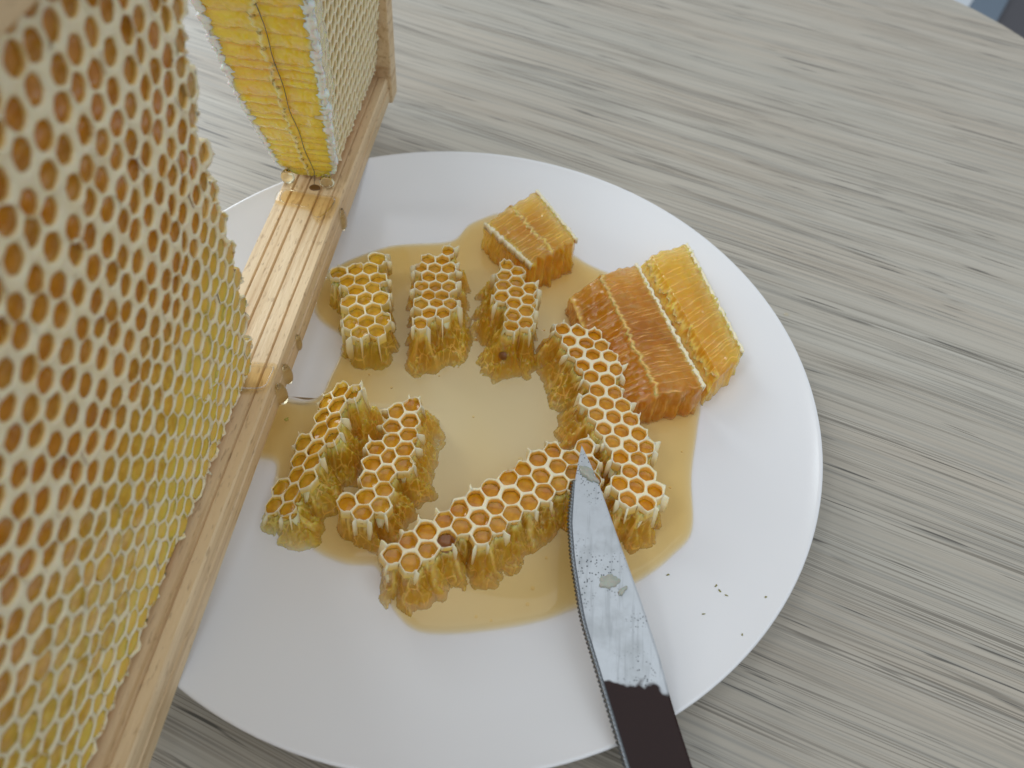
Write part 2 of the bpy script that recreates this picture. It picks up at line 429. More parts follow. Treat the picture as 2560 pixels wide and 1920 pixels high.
POOL = [(-38.3,60.4),(-29.9,64.1),(-13.8,69.1),(-7.0,80),(9.9,86),(35.9,67.1),(54.8,57.1),(71.7,34.8),(77.1,11.5),(75.8,-2.4),(73.1,-19.8),(72.2,-37.8),(66.5,-46.2),(58.5,-53.7),(48.6,-59.9),(40.5,-64.3),(30.5,-69.3),(16.7,-73.5),(4.9,-75.8),(-2.1,-75.1),(-8.3,-70.2),(-11.0,-65.0),(-14.5,-60.1),(-18.8,-60.2),(-23.0,-60.3),(-30.0,-58.5),(-36.2,-55.2),(-42.9,-52.2),(-47.8,-44),(-50.0,-33.0),(-57.5,-30.9),(-63.2,-22.5),(-63.6,-14.5),(-56.2,-11.3),(-47.6,-11.2),(-43.3,-7.6),(-42.3,-0.3),(-41.4,8.2),(-41.8,16.4),(-51.5,23.0),(-55.7,29.9),(-55.8,39.5),(-50.4,50.4)]
pfloor = lambda x, y: plate_z(math.hypot(x, y))
pool = puddle('honey_pool', POOL, pfloor, 3.1, M_HONEY, center=(6, -6), edge=0.05, dip=.42, wob=.15)
tag(pool, 'shallow pool of clear amber honey spread across the white plate', 'honey')

def dome(name, c, r, h, mat, seg=14, parent=None, squash=1.0):
    m = MB(); rr = []
    for k in range(5):
        a = k / 5 * math.pi / 2
        rr.append([m.vert((c[0] + r*math.cos(a)*math.cos(2*math.pi*i/seg), c[1] + r*math.cos(a)*math.sin(2*math.pi*i/seg)*squash, c[2] + h*math.sin(a))) for i in range(seg)])
    tp = m.vert((c[0], c[1], c[2] + h))
    for a, b in zip(rr, rr[1:]): m.ring_faces(a, b)
    for i in range(seg): m.face(rr[-1][i], rr[-1][(i+1) % seg], tp)
    m.face(*reversed(rr[0]))
    return m.build(name, mat, parent)
for x, y, r in ((21,-22,.75),(12.5,-30.5,.45),(28,-61,.6),(27,-65.5,.55),(31,-52,.45),(-3,-64,.8),(14,-70.5,.45),(18,-71,.4),(5,-9,.4),(-22,-2,.45),(57,-40,.6),(66,-25,.45),(2,22,.5),(24,30,.55),(-8,5,.35),(70,-12,.35),(-30,2,.4)):
    dome('bubble', (x, y, pfloor(x, y) + 2.2), r, r*.8, M_BUBBLE, 12, pool)

# ------------------------------------------------------------------ honeycomb cells
S3 = math.sqrt(3)
NB = [(1, 0), (0, 1), (-1, 1), (-1, 0), (0, -1), (1, -1)]           # axial neighbours, edge k faces NB[k]
PLUGS = []
def plug_mesh(kind):
    m = MB(); seg = 12; prof = {0: [(1, .16), (.86, .03), (.5, -.10)], 1: [(1, .0), (.82, .16), (.45, .26)], 2: [(1, .25), (.80, .0), (.5, -.35)]}[kind]
    def R(i): return 1 + 0.035 * math.cos(6 * (i / seg * 2 * math.pi + math.pi / 6))
    rings = [[m.vert((r*R(i)*math.cos(2*math.pi*i/seg), r*R(i)*math.sin(2*math.pi*i/seg), z)) for i in range(seg)] for r, z in prof]
    for a, b in zip(rings, rings[1:]): m.ring_faces(a, b)
    tp = m.vert((0.05, -0.03, prof[-1][1] + (.03 if kind == 1 else -.06)))
    for i in range(seg): m.face(rings[-1][i], rings[-1][(i+1) % seg], tp)
    low = [m.vert((.95*math.cos(2*math.pi*i/seg), .95*math.sin(2*math.pi*i/seg), -1.6)) for i in range(seg)]
    m.ring_faces(low, rings[0]); m.face(*reversed(low))
    return m.mesh('honey_cell', M_CELL)
PLUGS = [plug_mesh(k) for k in range(3)]

def hex_center(q, r, p): return Vector((p * (q + r / 2), p * S3 / 2 * r))
def warp(u, v, amp, seed):
    return Vector((u + amp * n3(u*.16, v*.16, seed), v + amp * n3(u*.16, v*.16, seed + 9.3)))

class HexField:
    """a set of wax cells {axial: {'h': rim height mm, 't': half wall, 'round': 0..1, 'd': honey depth}} over a mapping MAP(u, v, w) -> mm"""
    def __init__(s, cells, pitch, MAP, seed=1.0, amp=0.5):
        s.c, s.p, s.M, s.seed, s.amp = cells, pitch, MAP, seed, amp; s.mats = {}
    def corner(s, q, r, k):
        c = hex_center(q, r, s.p); a = math.radians(-30 + 60 * k)
        return Vector((c.x + s.p / S3 * math.cos(a), c.y + s.p / S3 * math.sin(a)))
    def W(s, p): return warp(p.x, p.y, s.amp, s.seed)
    def lattice(s, name, parent, color, mat=None, stubs=True, walls=4.5, rng=None, stubfac=1.0):
        m = MB(); E = 3; rng = rng or random
        for (q, r), ce in s.c.items():
            if ce.get('low'): continue
            c0 = hex_center(q, r, s.p); c = s.W(c0)
            outer = []
            for k in range(6):
                a, b = s.corner(q, r, k), s.corner(q, r, k + 1)
                for e in range(E): outer.append((a.lerp(b, e / E), k, e))
            h = ce['h']; t = ce['t']; rd = ce['round']; ap = s.p / 2
            rin = ap - t
            def hz(k, e):                                    # rim height where cells of unlike height meet
                n = s.c.get((q + NB[k][0], r + NB[k][1])); hk = h if n is None else (h if n['h'] < h - 1.2 else 0.5*(h + n['h']))
                return hk
            R0, R1, R2, R3, R4 = [], [], [], [], []
            for (pt, k, e) in outer:
                pw = s.W(pt); d = pw - c
                L = d.length
                inh = L * (rin / ap); cir = rin * 1.02
                li = (inh + (cir - inh) * rd) * (1 + .07 * n3(pt.x*.7, pt.y*.7, s.seed + 12))
                dirv = d / L
                jit = 0.16 * n3(pt.x*.9, pt.y*.9, s.seed + 2)
                hh = h + jit
                exposed = (q + NB[k][0], r + NB[k][1]) not in s.c or 'low' in s.c[(q + NB[k][0], r + NB[k][1])]
                if exposed: hh += 1.1 * n3(pt.x*.55, pt.y*.55, s.seed + 5) + .7 * n3(pt.x*1.6, pt.y*1.6, s.seed + 6)
                key = (round(pt.x, 2), round(pt.y, 2))
                R0.append(m.vert(s.M(pw.x, pw.y, hh), 0.0, key))
                for R, f, dz, a in ((R1, 0.5, 0.0, 0.0), (R2, 0.92, -0.16, 0.03), (R3, 1.04, -0.70, 0.85), (R4, 0.98, -walls, 1.0)):
                    l2 = L + (li - L) * f
                    qv = c + dirv * l2
                    R.append(m.vert(s.M(qv.x, qv.y, hh + dz), a * ce.get('stain', 1.0)))
            for A, B in ((R0, R1), (R1, R2), (R2, R3), (R3, R4)): m.ring_faces(A, B)
            n_ = len(outer)
            for i, (pt, k, e) in enumerate(outer):
                nb = s.c.get((q + NB[k][0], r + NB[k][1]))
                if nb is not None: continue
                j = (i + 1) % n_; prev = (R0[i], R0[j])
                for dz, a_ in ((-.9, .25), (-2.0, .7), (-3.6, 1.0)):
                    cur = []
                    for p_ in (pt, outer[j][0]):
                        pw = s.W(p_); cur.append(m.vert(s.M(pw.x + (c.x - pw.x) * .03, pw.y + (c.y - pw.y) * .03, h + dz), a_))
                    m.face(prev[0], prev[1], cur[1], cur[0]); prev = cur
        if stubs:
            done = set()
            hi = {k_ for k_, ce in s.c.items() if 'low' not in ce}
            for (q, r), ce in s.c.items():
                if ce.get('low'): continue
                for k in range(6):
                    n1 = (q + NB[k-1][0], r + NB[k-1][1]); n2 = (q + NB[k % 6][0], r + NB[k % 6][1])
                    if n1 in hi or n2 in hi: continue
                    if rng.random() < .3: continue
                    cp = s.W(s.corner(q, r, k)); cc = s.W(hex_center(q, r, s.p)); d = (cp - cc).normalized(); sd = Vector((-d.y, d.x))
                    ln = rng.uniform(0.35, 1.9) * stubfac; bend = rng.uniform(-.5, .5); h = ce['h']; tt = ce['t'] * 0.9
                    a = cp - d * 0.5; b = cp + d * ln * .55 + sd * bend * .2; e = cp + d * ln + sd * bend
                    dz = rng.uniform(-1.6, .5); low = rng.uniform(4.0, 11.0)
                    sec = []
                    for p_, th, z, lo in ((a, tt, h - .05, low + 1), (b, tt * .75, h + dz * .4, low), (e, .14, h + dz, low * .55)):
                        sec.append([m.vert(s.M(p_.x + sd.x*th, p_.y + sd.y*th, z)), m.vert(s.M(p_.x - sd.x*th, p_.y - sd.y*th, z)),
                                    m.vert(s.M(p_.x - sd.x*th*.7, p_.y - sd.y*th*.7, z - lo), .5), m.vert(s.M(p_.x + sd.x*th*.7, p_.y + sd.y*th*.7, z - lo), .5)])
                    for A, B in zip(sec, sec[1:]): m.ring_faces(A, B)
                    m.face(*sec[-1])
        return m.build(name, mat or M_LAT, parent, color=color)
    def honey(s, parent, colfn, skip=None, limit=300, kinds=(0, 0, 1, 2), rng=None):
        """one honey plug per cell; the plugs share three meshes"""
        rng = rng or random; todo = []
        for (q, r), ce in s.c.items():
            if ce.get('low') or (skip and skip(q, r, ce)): continue
            c = s.W(hex_center(q, r, s.p)); w_ = ce['h'] - ce['d']
            P = Vector(s.M(c.x, c.y, w_)); U = (Vector(s.M(c.x + .5, c.y, w_)) - P).normalized(); V = (Vector(s.M(c.x, c.y + .5, w_)) - P).normalized()
            N = U.cross(V).normalized(); V = N.cross(U)
            rr = s.p / 2 - ce['t'] + .22
            todo.append((P, U, V, N, rr, q, r, ce))
        out = []
        for P, U, V, N, rr, q, r, ce in todo:
            o = bpy.data.objects.new('honey_cell', PLUGS[ce.get('k', rng.choice(kinds))]); COL.objects.link(o)
            o.parent = parent
            a = rng.uniform(0, 6.28); ca, sa = math.cos(a), math.sin(a)
            U2, V2 = U * ca + V * sa, V * ca - U * sa
            s.mats[o.name] = o.matrix_local = Matrix(((U2.x*rr, V2.x*rr, N.x, P.x*MM), (U2.y*rr, V2.y*rr, N.y, P.y*MM), (U2.z*rr, V2.z*rr, N.z, P.z*MM), (0, 0, 0, 1)))
            o.color = (*colfn(q, r, ce), 1); out.append(o)
        return out

def torn_body(name, parent, color, centers, pitch, ztop, zb, seed, flare, shoulder, res=0.36):
    """honey-filled block under the rims: fluted where cells were cut, slumping outward to the plate"""
    x0, x1 = min(c[0] for c in centers) - 13, max(c[0] for c in centers) + 13
    y0, y1 = min(c[1] for c in centers) - 13, max(c[1] for c in centers) + 13
    mx, my = sum(c[0] for c in centers) / len(centers), sum(c[1] for c in centers) / len(centers)
    CN = np.array(centers)
    nx, ny = int((x1 - x0) / res), int((y1 - y0) / res)
    m = MB(); G = {}
    for i in range(nx + 1):
        x = x0 + i * res
        for j in range(ny + 1):
            y = y0 + j * res
            wx_ = x + .55 * n3(x * .5, y * .5, seed) + .22 * n3(x * 1.6, y * 1.6, seed)
            wy_ = y + .55 * n3(x * .5, y * .5, seed + 7) + .22 * n3(x * 1.6, y * 1.6, seed + 7)
            dd = np.hypot(CN[:, 0] - wx_, CN[:, 1] - wy_); k = int(dd.argmin()); d = float(dd[k]) - .50 * pitch
            if d > 12: continue
            ax, ay = (x - CN[k, 0]), (y - CN[k, 1]); L = math.hypot(ax, ay) + 1e-6; ax /= L; ay /= L
            F = .8 * flare * (1 + .45 * n3(x * .16, y * .16, seed + 3)); led = 0
            for sx, sy, wd in shoulder:
                nl = math.hypot(sx, sy); q = max(0, ((x - mx) * sx + (y - my) * sy) / nl / (math.hypot(x - mx, y - my) + 1e-6))
                q2 = max(0, (ax * sx + ay * sy) / nl) ; F += .70 * wd * q2 * (1 + .7 * n3(x * .22, y * .22, seed + 5)); led = max(led, q2)
            d += .30 * n3(ax * 2.6 + CN[k, 0], ay * 2.6 + CN[k, 1], seed) * sstep(0, .8, d)
            u = d / F
            if u > 1.25: continue
            zt = ztop(x, y)
            if u <= 0: z = zt - 2.0 - 2.6 * sstep(0, -.9, d); wx = .1
            else:
                uu = min(1, u); h = 1 - uu ** (.50 + .25 * led)
                h += uu * (1 - uu) * (.60 * n3(x * .30, y * .30, seed + 9) + .45 * n3(x * .8, y * .8, seed + 4) + .22 * n3(x * 1.9, y * 1.9, seed)) * (.5 + 1.3 * led)
                z = zb - .4 + (zt - 2.0 - zb + .4) * h
                st = n3(ax * 3.3 + CN[k, 0], ay * 3.3 + CN[k, 1], seed)
                fold = n3(x * 1.1, y * 1.1, seed + 21)
                wx = sstep(.15, .45, st) * .6 * (1 - .8 * uu) + sstep(.3, .6, fold) * .2
                wx = max(wx, (1 - uu * 7) * .8)
            G[(i, j)] = m.vert((x, y, z), min(1, max(0, wx)))
    edges = {}; low = {}
    def lo(k):
        if k not in low: low[k] = m.vert((x0 + k[0] * res, y0 + k[1] * res, zb - .7), 0)
        return low[k]
    for (i, j) in list(G):
        q = [(i, j), (i + 1, j), (i + 1, j + 1), (i, j + 1)]
        if all(k in G for k in q):
            m.face(*[G[k] for k in q]); m.face(*[lo(k) for k in reversed(q)])
            for a_, b_ in zip(q, q[1:] + q[:1]):
                if (b_, a_) in edges: del edges[(b_, a_)]
                else: edges[(a_, b_)] = 1
    for a_, b_ in edges: m.face(G[b_], G[a_], lo(a_), lo(b_))
    return m.build(name, M_FLANK, parent, color=color, fix=False)

def inside(p, poly):
    c = False; n = len(poly); j = n - 1
    for i in range(n):
        xi, yi = poly[i]; xj, yj = poly[j]
        if (yi > p.y) != (yj > p.y) and p.x < (xj - xi) * (p.y - yi) / (yj - yi) + xi: c = not c
        j = i
    return c
def dist_poly(p, poly):
    best = 1e9; n = len(poly)
    for i in range(n):
        a, b = Vector(poly[i]), Vector(poly[(i+1) % n]); ab = b - a
        t = max(0, min(1, (p - a).dot(ab) / ab.length_squared)); best = min(best, (p - a - ab * t).length)
    return best

AMBER, DARK, YELLOW, PALE = (0.95, 0.50, 0.020), (0.74, 0.335, 0.009), (0.98, 0.66, 0.055), (0.92, 0.72, 0.22)
def mixc(a, b, t): return tuple(a[i] + (b[i] - a[i]) * t for i in range(3))

def wax_flaps(parent, field, n, rng, color=None):
    """curled scraps of torn wax standing off the cut sides"""
    edge = [(q, r, k) for (q, r) in field.c for k in range(6) if (q + NB[k][0], r + NB[k][1]) not in field.c]
    for _ in range(n):
        q, r, k = rng.choice(edge); H = field.c[(q, r)]['h']
        a, b = field.W(field.corner(q, r, k)), field.W(field.corner(q, r, k + 1)); c = (a + b) / 2
        d = (c - field.W(hex_center(q, r, field.p))).normalized(); sd = (b - a).normalized()
        w0 = H - rng.uniform(0.3, 6.0); ln = rng.uniform(1.6, 4.2); wd = rng.uniform(.6, 1.5); curl = rng.uniform(.2, 1.1)
        m = MB(); rows = []
        for i in range(5):
            t = i / 4
            out = -.3 + curl * (1.6 * t - .5 * t * t); ww = wd * (1 - .75 * t) + .12; z = w0 - ln * (t if rng.random() < 2 else t)
            row = []
            for side in (-1, 0, 1):
                p = c + d * (out + .22 * abs(side) * t + .12 * n3(t*3, side, w0)) + sd * (side * ww + .3 * n3(t*2, w0, q))
                row.append(p.to_tuple() + (z + .25 * n3(side*2, t*4, w0),))
            rows.append(row)
        th = .1
        top = [[m.vert(field.M(*p)) for p in row] for row in rows]
        bot = [[m.vert(field.M(p[0] - d.x*th, p[1] - d.y*th, p[2] - .05)) for p in row] for row in rows]
        for A, B in zip(top, top[1:]): m.ring_faces(A, B, False)
        for A, B in zip(bot, bot[1:]): m.ring_faces(B, A, False)
        loop = lambda g: g[0] + [x[-1] for x in g[1:-1]] + g[-1][::-1] + [x[0] for x in g[-2:0:-1]]
        m.ring_faces(loop(top), loop(bot))
        adopt_local(m.build('wax_flap', M_FLAP, parent), parent)

def adopt_local(o, parent):
    o.parent = parent; o.matrix_parent_inverse = Matrix.Translation(parent.location).inverted(); return o

def comb_piece(label, poly, zt, theta, pitch, hcol, seed, flare=2.6, slope=(0, 0), shoulder=None, t=0.40, rnd=0.42, flaps=5, offset=(0, 0), depth=(1.3, 2.5), empties=(), grow=0.25, wmid=None):
    rng = random.Random(seed)
    zb = 5.3; H = zt - zb
    cx = sum(p[0] for p in poly) / len(poly); cy = sum(p[1] for p in poly) / len(poly)
    root = empty('honeycomb_piece', (cx, cy, zb)); tag(root, label, 'honeycomb', 'honeycomb pieces on the plate')
    ct, st_ = math.cos(math.radians(theta)), math.sin(math.radians(theta))
    def loc2w(u, v): return cx + u*ct - v*st_ + offset[0], cy + u*st_ + v*ct + offset[1]
    def MAP(u, v, w_):
        x, y = loc2w(u, v); k = max(0.0, 1 - w_ / H); kk = k ** 1.25
        bxx, byy = cx + (x - cx) * 1.12, cy + (y - cy) * 1.12
        zt_ = zt + slope[0] * (x - cx) + slope[1] * (y - cy)
        return (x + (bxx - x) * kk, y + (byy - y) * kk, zb + (w_ / H) * (zt_ - zb))
    cells = {}
    for q in range(-22, 23):
        for r in range(-22, 23):
            c = hex_center(q, r, pitch); p = Vector(loc2w(c.x, c.y))
            ins = inside(p, poly); dp = dist_poly(p, poly)
            hj = 0.18 * n3(c.x*.2, c.y*.2, seed)
            if ins or dp < grow:
                cells[(q, r)] = dict(h=H + hj, t=t * .62 * rng.uniform(.8, 1.25), round=rnd * rng.uniform(.6, 1.2), d=rng.uniform(*depth))
    for ex, ey in empties:
        k_ = min(cells, key=lambda k: (Vector(loc2w(*hex_center(*k, pitch))) - Vector((ex, ey))).length)
        cells[k_]['d'] = 2.5; cells[k_]['k'] = 2; cells[k_]['dark'] = True  # shade inside the empty cell painted as a dark, deep plug
    f = HexField(cells, pitch, MAP, seed, amp=1.0)
    stain = mixc(hcol, PALE, .25)
    cen = []
    for (q, r) in cells:
        c = f.W(hex_center(q, r, pitch)); cen.append(loc2w(c.x, c.y))
    adopt_local(torn_body('comb_body', root, hcol, cen, pitch, lambda x, y: zt + slope[0] * (x - cx) + slope[1] * (y - cy), zb, seed, flare, shoulder or []), root)
    adopt_local(f.lattice('wax_lattice', root, stain, rng=rng, walls=3.6), root)
    inv = Matrix.Translation(root.location).inverted()
    for o in f.honey(root, lambda q, r, ce: (.36, .14, .015) if ce.get('dark') else tuple(c_ * f_ for c_, f_ in zip(mixc(hcol, AMBER if rng.random() < .5 else PALE, rng.uniform(0, .22)), (.80, .72, .6))), rng=rng):
        o.matrix_parent_inverse = inv
    wax_flaps(root, f, flaps, rng)
    return root

# seven pieces lying with their cells upward
comb_piece('pale yellow honeycomb block beside the wooden bar, open cells upward',
           [(-46.6,35.0),(-35.6,43.2),(-24.0,11.2),(-34.6,4.6)], 18.5, 16, 5.2, mixc(YELLOW, AMBER, .1), 11, 1.9, t=.30, flaps=5, slope=(.05, .03), shoulder=[(.2, -1, 2.0)])
comb_piece('middle block of the row of three, three cells wide with amber torn front',
           [(-21.3,39.6),(-11.3,47.9),(-5.1,19.6),(-15.3,13.8)], 22, 10, 4.6, mixc(YELLOW, AMBER, .6), 12, 3.2, shoulder=[(.35, -1, 5.0), (1, .1, 3)], t=.36, flaps=9)
p3 = comb_piece('narrow two cell wide block with a brown plugged cell in its torn front',
           [(5.0,47.0),(16.4,44.4),(18.9,19.1),(11.6,16.7)], 22, -29.8, 4.95, mixc(YELLOW, AMBER, .65), 13, 2.2, shoulder=[(-1, -.1, 5.5), (-.2, -1, 7.0)], t=.34, flaps=10)
bp = MB(); rr_ = []
for k in range(1, 8):
    a_ = math.pi * k / 8; rr_.append([bp.vert((12.0 + 1.9 * math.sin(a_) * math.cos(i * math.pi / 6), 12.6 - 1.5 * math.cos(a_), 12.2 + 1.7 * math.sin(a_) * math.sin(i * math.pi / 6))) for i in range(12)])
for A_, B_ in zip(rr_, rr_[1:]): bp.ring_faces(A_, B_)
bp.face(*rr_[0]); bp.face(*rr_[-1])
adopt_local(bp.build('plugged_cell', mat_plain('brown_plug', (0.20, 0.07, 0.012), 0.3, Subsurface_Weight=0.2, Subsurface_Scale=0.001), p3), p3)
comb_piece('long honeycomb strip with thick white rims standing against the dark amber slab',
           [(29.4,20.8),(39.4,22.8),(48.2,3.9),(54.3,-15.0),(58.2,-25.0),(62.0,-32.5),(51.7,-40.9),(49.0,-33.9),(43.5,-19.8),(40.4,-9.5),(35.3,7.6)], 20, -1.6, 5.1, AMBER, 14, 2.4, shoulder=[(-1, -.2, 6.0), (.1, -1, 4)], t=.60, rnd=.75, flaps=12, grow=.5)
comb_piece('long slanting honeycomb strip under the knife tip',
           [(-12.4,-63.1),(0.7,-49.6),(12.1,-38.9),(26.9,-26.1),(40.7,-20.4),(43.3,-32.7),(28.8,-41.5),(17.9,-49.0),(5.3,-58.5),(-10.9,-66.9)], 20, 43.4, 5.3, mixc(AMBER, YELLOW, .2), 15, 2.0, shoulder=[(.5, -.85, 6.5)], t=.46, rnd=.6, flaps=12, grow=.4, empties=[(3.0, -54.0)])
comb_piece('upright amber block with open cells between the slanting strip and the tilted yellow block',
           [(-18.1,-15.3),(-9.9,-16.2),(-11.0,-26.8),(-9.1,-33.6),(-11.1,-40.3),(-14.4,-49.8),(-24.9,-53.6),(-22.0,-41.5),(-19.2,-27.3)], 20, 33.6, 5.0, mixc(AMBER, YELLOW, .4), 16, 2.2, shoulder=[(1, .15, 6.5)], t=.40, flaps=9)
comb_piece('tilted yellow block with its cells turned toward the wooden bar',
           [(-36.2,-13.2),(-26.5,-18.0),(-31.5,-27.2),(-32.3,-36.5),(-35.6,-44.8),(-36.2,-51.5),(-46.4,-49.0),(-42.6,-37),(-39.3,-23)], 19, 33, 4.9, mixc(YELLOW, AMBER, .15), 17, 2.0, slope=(.62, .12), shoulder=[(1, .0, 7.0), (0, -1, 3)], t=.32, flaps=8)

# ------------------------------------------------------------------ slabs seen in section
def section(root, quad, ztop, base, mid, hcol, seed, down=None, ridge=2.6, names=('comb_body', 'midrib', 'wax_rim'), rims=(True, True), res=0.28, amp=1.0, streak=1.0, MAPW=None, bulge=.34, mat=None, rimw=1.0, rimmat=None):
    """cut face across a comb: cell walls run from the midrib to both mouths.  quad = [s0t0, s0t1, s1t1, s1t0] in mm"""
    rng = random.Random(seed)
    A, B, C, D = (Vector(p) for p in quad)
    Ls = ((D - A).length + (C - B).length) / 2; Lt = ((B - A).length + (C - D).length) / 2
    ns, nt = int(Ls / res), int(Lt / (res * 1.5))
    def xy(s, t):
        a = A.lerp(B, t); b = D.lerp(C, t); return a.lerp(b, s)
    walls = []
    for half in (0, 1):
        x = rng.uniform(0, ridge); lst = []
        while x < Ls + 3:
            lst.append((x, rng.uniform(.35, 1.0), rng.uniform(0, 50))); x += ridge * rng.uniform(.35, 1.45)
        walls.append(lst)
    def mids(s): return mid + (1.3 * n3(s * Ls * .8, seed + 3) + 2.6 * n3(s * Ls * .2, seed)) / Lt
    def surf(s, t):
        S, half = s * Ls, (0 if t < mids(s) else 1); h = 0; wx = 0
        wl = walls[half]; lastx = None
        for k in range(len(wl) - 1):
            x, a, ph = wl[k]; x2, a2, ph2 = wl[k + 1]
            xa = x + .5 * n3(t * Lt * .16, ph) + .14 * n3(t * Lt * .7, ph); xb = x2 + .5 * n3(t * Lt * .16, ph2) + .14 * n3(t * Lt * .7, ph2)
            if xa - .6 <= S <= xb + .6:
                if xa <= S <= xb: v_ = (S - xa) / max(.05, xb - xa); h += bulge * (.5 + a) * ((4 * v_ * (1 - v_)) ** .55 - .6)
                g = math.exp(-((S - xa) / .17) ** 2); wx = max(wx, g * streak * (.45 + .9 * n3(t * Lt * .3, ph + 3)))
        md = abs(t - mids(s)) * Lt
        g = math.exp(-(md / .75) ** 2); h += .55 * g * (1 + .8 * n3(S * .9, seed + 2)); wx = max(wx, .5 * g)
        h += .5 * amp * n3(S * .22, t * Lt * .22, seed) + .22 * amp * n3(S * .8, t * Lt * .8, seed + 5)
        e = min(t, 1 - t) * Lt
        if e < 1.6: wx = max(wx, (1 - e / 1.6) * (.75 + .5 * n3(S * .6, t * 7, seed)))
        e2 = min(s, 1 - s) * Ls
        if e2 < 1.2: h -= .5 * (1 - e2 / 1.2) ** 2
        return h, max(0, min(1, wx))
    def edge_j(s, t):
        """ragged outline"""
        js = .9 * n3(t * Lt * .45, seed + 11) if s in (0, 1) else 0
        return js
    m = MB(); G = []
    for i in range(ns + 1):
        row = []
        for j in range(nt + 1):
            s, t = i / ns, j / nt
            h, wx = surf(s, t)
            s2 = s + (2.2 * n3(t * Lt * .35, s * 4 + seed) * (1 - min(1, min(s, 1-s) * Ls / 4))) / Ls
            t2 = t + (1.4 * n3(s * Ls * .4, t * 5 + seed) * (1 - min(1, min(t, 1-t) * Lt / 4))) / Lt
            p = xy(s2, t2); row.append(m.vert((p.x, p.y, ztop(s, t) + h) if MAPW is None else MAPW(s2, t2, h), wx))
        G.append(row)
    for i in range(ns):
        for j in range(nt): m.face(G[i][j], G[i+1][j], G[i+1][j+1], G[i][j+1])
    loop = [G[i][0] for i in range(ns)] + [G[ns][j] for j in range(nt)] + [G[i][nt] for i in range(ns, 0, -1)] + [G[0][j] for j in range(nt, 0, -1)]
    st = [(i / ns, 0) for i in range(ns)] + [(1, j / nt) for j in range(nt)] + [(i / ns, 1) for i in range(ns, 0, -1)] + [(0, j / nt) for j in range(nt, 0, -1)]
    prev = loop; NL = 9
    cen = xy(.5, .5)
    for l in range(1, NL + 1):
        f = l / NL; cur = []
        for vi, (s, t) in zip(loop, st):
            x0, y0, z0 = (c / MM for c in m.v[vi])
            if MAPW is None:
                z = z0 + (base - z0) * f
                dv = Vector((x0, y0)) - cen; dv.normalize()
                o = .9 * n3(x0*.3, y0*.3, z*.3 + seed) + .3 * n3(x0*1.0, y0*1.0, z*.6 + seed) + (down or 0) * f
                wx = max(0, min(1, .45 * n3(x0*1.5, y0*1.5, z*.3) + .12))
                if s in (0, 1): wx *= .5
                cur.append(m.vert((x0 + dv.x*o, y0 + dv.y*o, z), wx))
            else:
                s_, t_ = s, t; o = .5 * n3(s*Ls*.5, t*Lt*.5, l*.7)
                cur.append(m.vert(MAPW(s_, t_ + (o / Lt) * (1 if t in (0, 1) else 0), -f * 12.0), .6 if t in (0, 1) else .2))
        m.ring_faces(prev, cur); prev = cur
    m.face(*prev)
    adopt_local(m.build(names[0], mat or M_BODY, root, color=hcol), root)
    # mouths: a ragged cream rim along each long edge
    for on, t0, sg in ((rims[0], 0.0, -1), (rims[1], 1.0, 1)):
        if not on: continue
        r = MB(); prevr = None; n = int(Ls / .45)
        for i in range(n + 1):
            s = i / n; S = s * Ls
            wdt = rimw * (.55 + .75 * n3(S * .55, seed + 20 + t0) + .55 * n3(S * 1.7, seed + t0))
            hgt = .45 + .8 * n3(S * .8, seed + 40 + t0) + 1.1 * max(0, n3(S * 2.1, seed + 44 + t0))
            off = .55 * n3(S * .5, seed + 60 + t0) + .35 * n3(S * 1.7, seed + 61 + t0)
            cur = []
            for (dt, dh) in ((-1.3, -.5), (-1.0, .25), (-.2, .6), (.7, .35), (1.0, -.8), (.6, -2.6)):
                tt = t0 + sg * (dt * max(.12, wdt) + off) / Lt
                hh = dh * max(.05, hgt) if dh > -2 else dh
                if MAPW is None:
                    p = xy(s, tt); cur.append(r.vert((p.x, p.y, ztop(s, t0) + hh + .1)))
                else: cur.append(r.vert(MAPW(s, tt, hh + .1)))
            if prevr: r.ring_faces(prevr, cur)
            else: r.face(*cur)
            prevr = cur
        r.face(*prevr)
        adopt_local(r.build(names[2], rimmat or M_LAT, root), root)
    # midrib: a lumpy wax seam
    r = MB(); prevr = None; n = int(Ls / .5)
    for i in range(n + 1):
        s = i / n; S = s * Ls; tm = mids(s); wdt = .40 + .55 * n3(S * .55, seed + 71); hg = .25 + .65 * n3(S * .7, seed + 80); cur = []
        for dt, dh in ((-1.6, -.4), (-.8, .5), (0, .9), (.8, .5), (1.6, -.4), (0, -1.2)):
            tt = tm + dt * max(.08, wdt) / Lt; h0 = .3 + .4 * amp * n3(S * .22, tm * Lt * .22, seed); hh = h0 + dh * max(.02, hg)
            if MAPW is None:
                p = xy(s, tt); cur.append(r.vert((p.x, p.y, ztop(s, tm) + hh)))
            else: cur.append(r.vert(MAPW(s, tt, hh)))
        if prevr: r.ring_faces(prevr, cur)
        else: r.face(*cur)
        prevr = cur
    r.face(*prevr)
    adopt_local(r.build(names[1], M_MID, root), root)

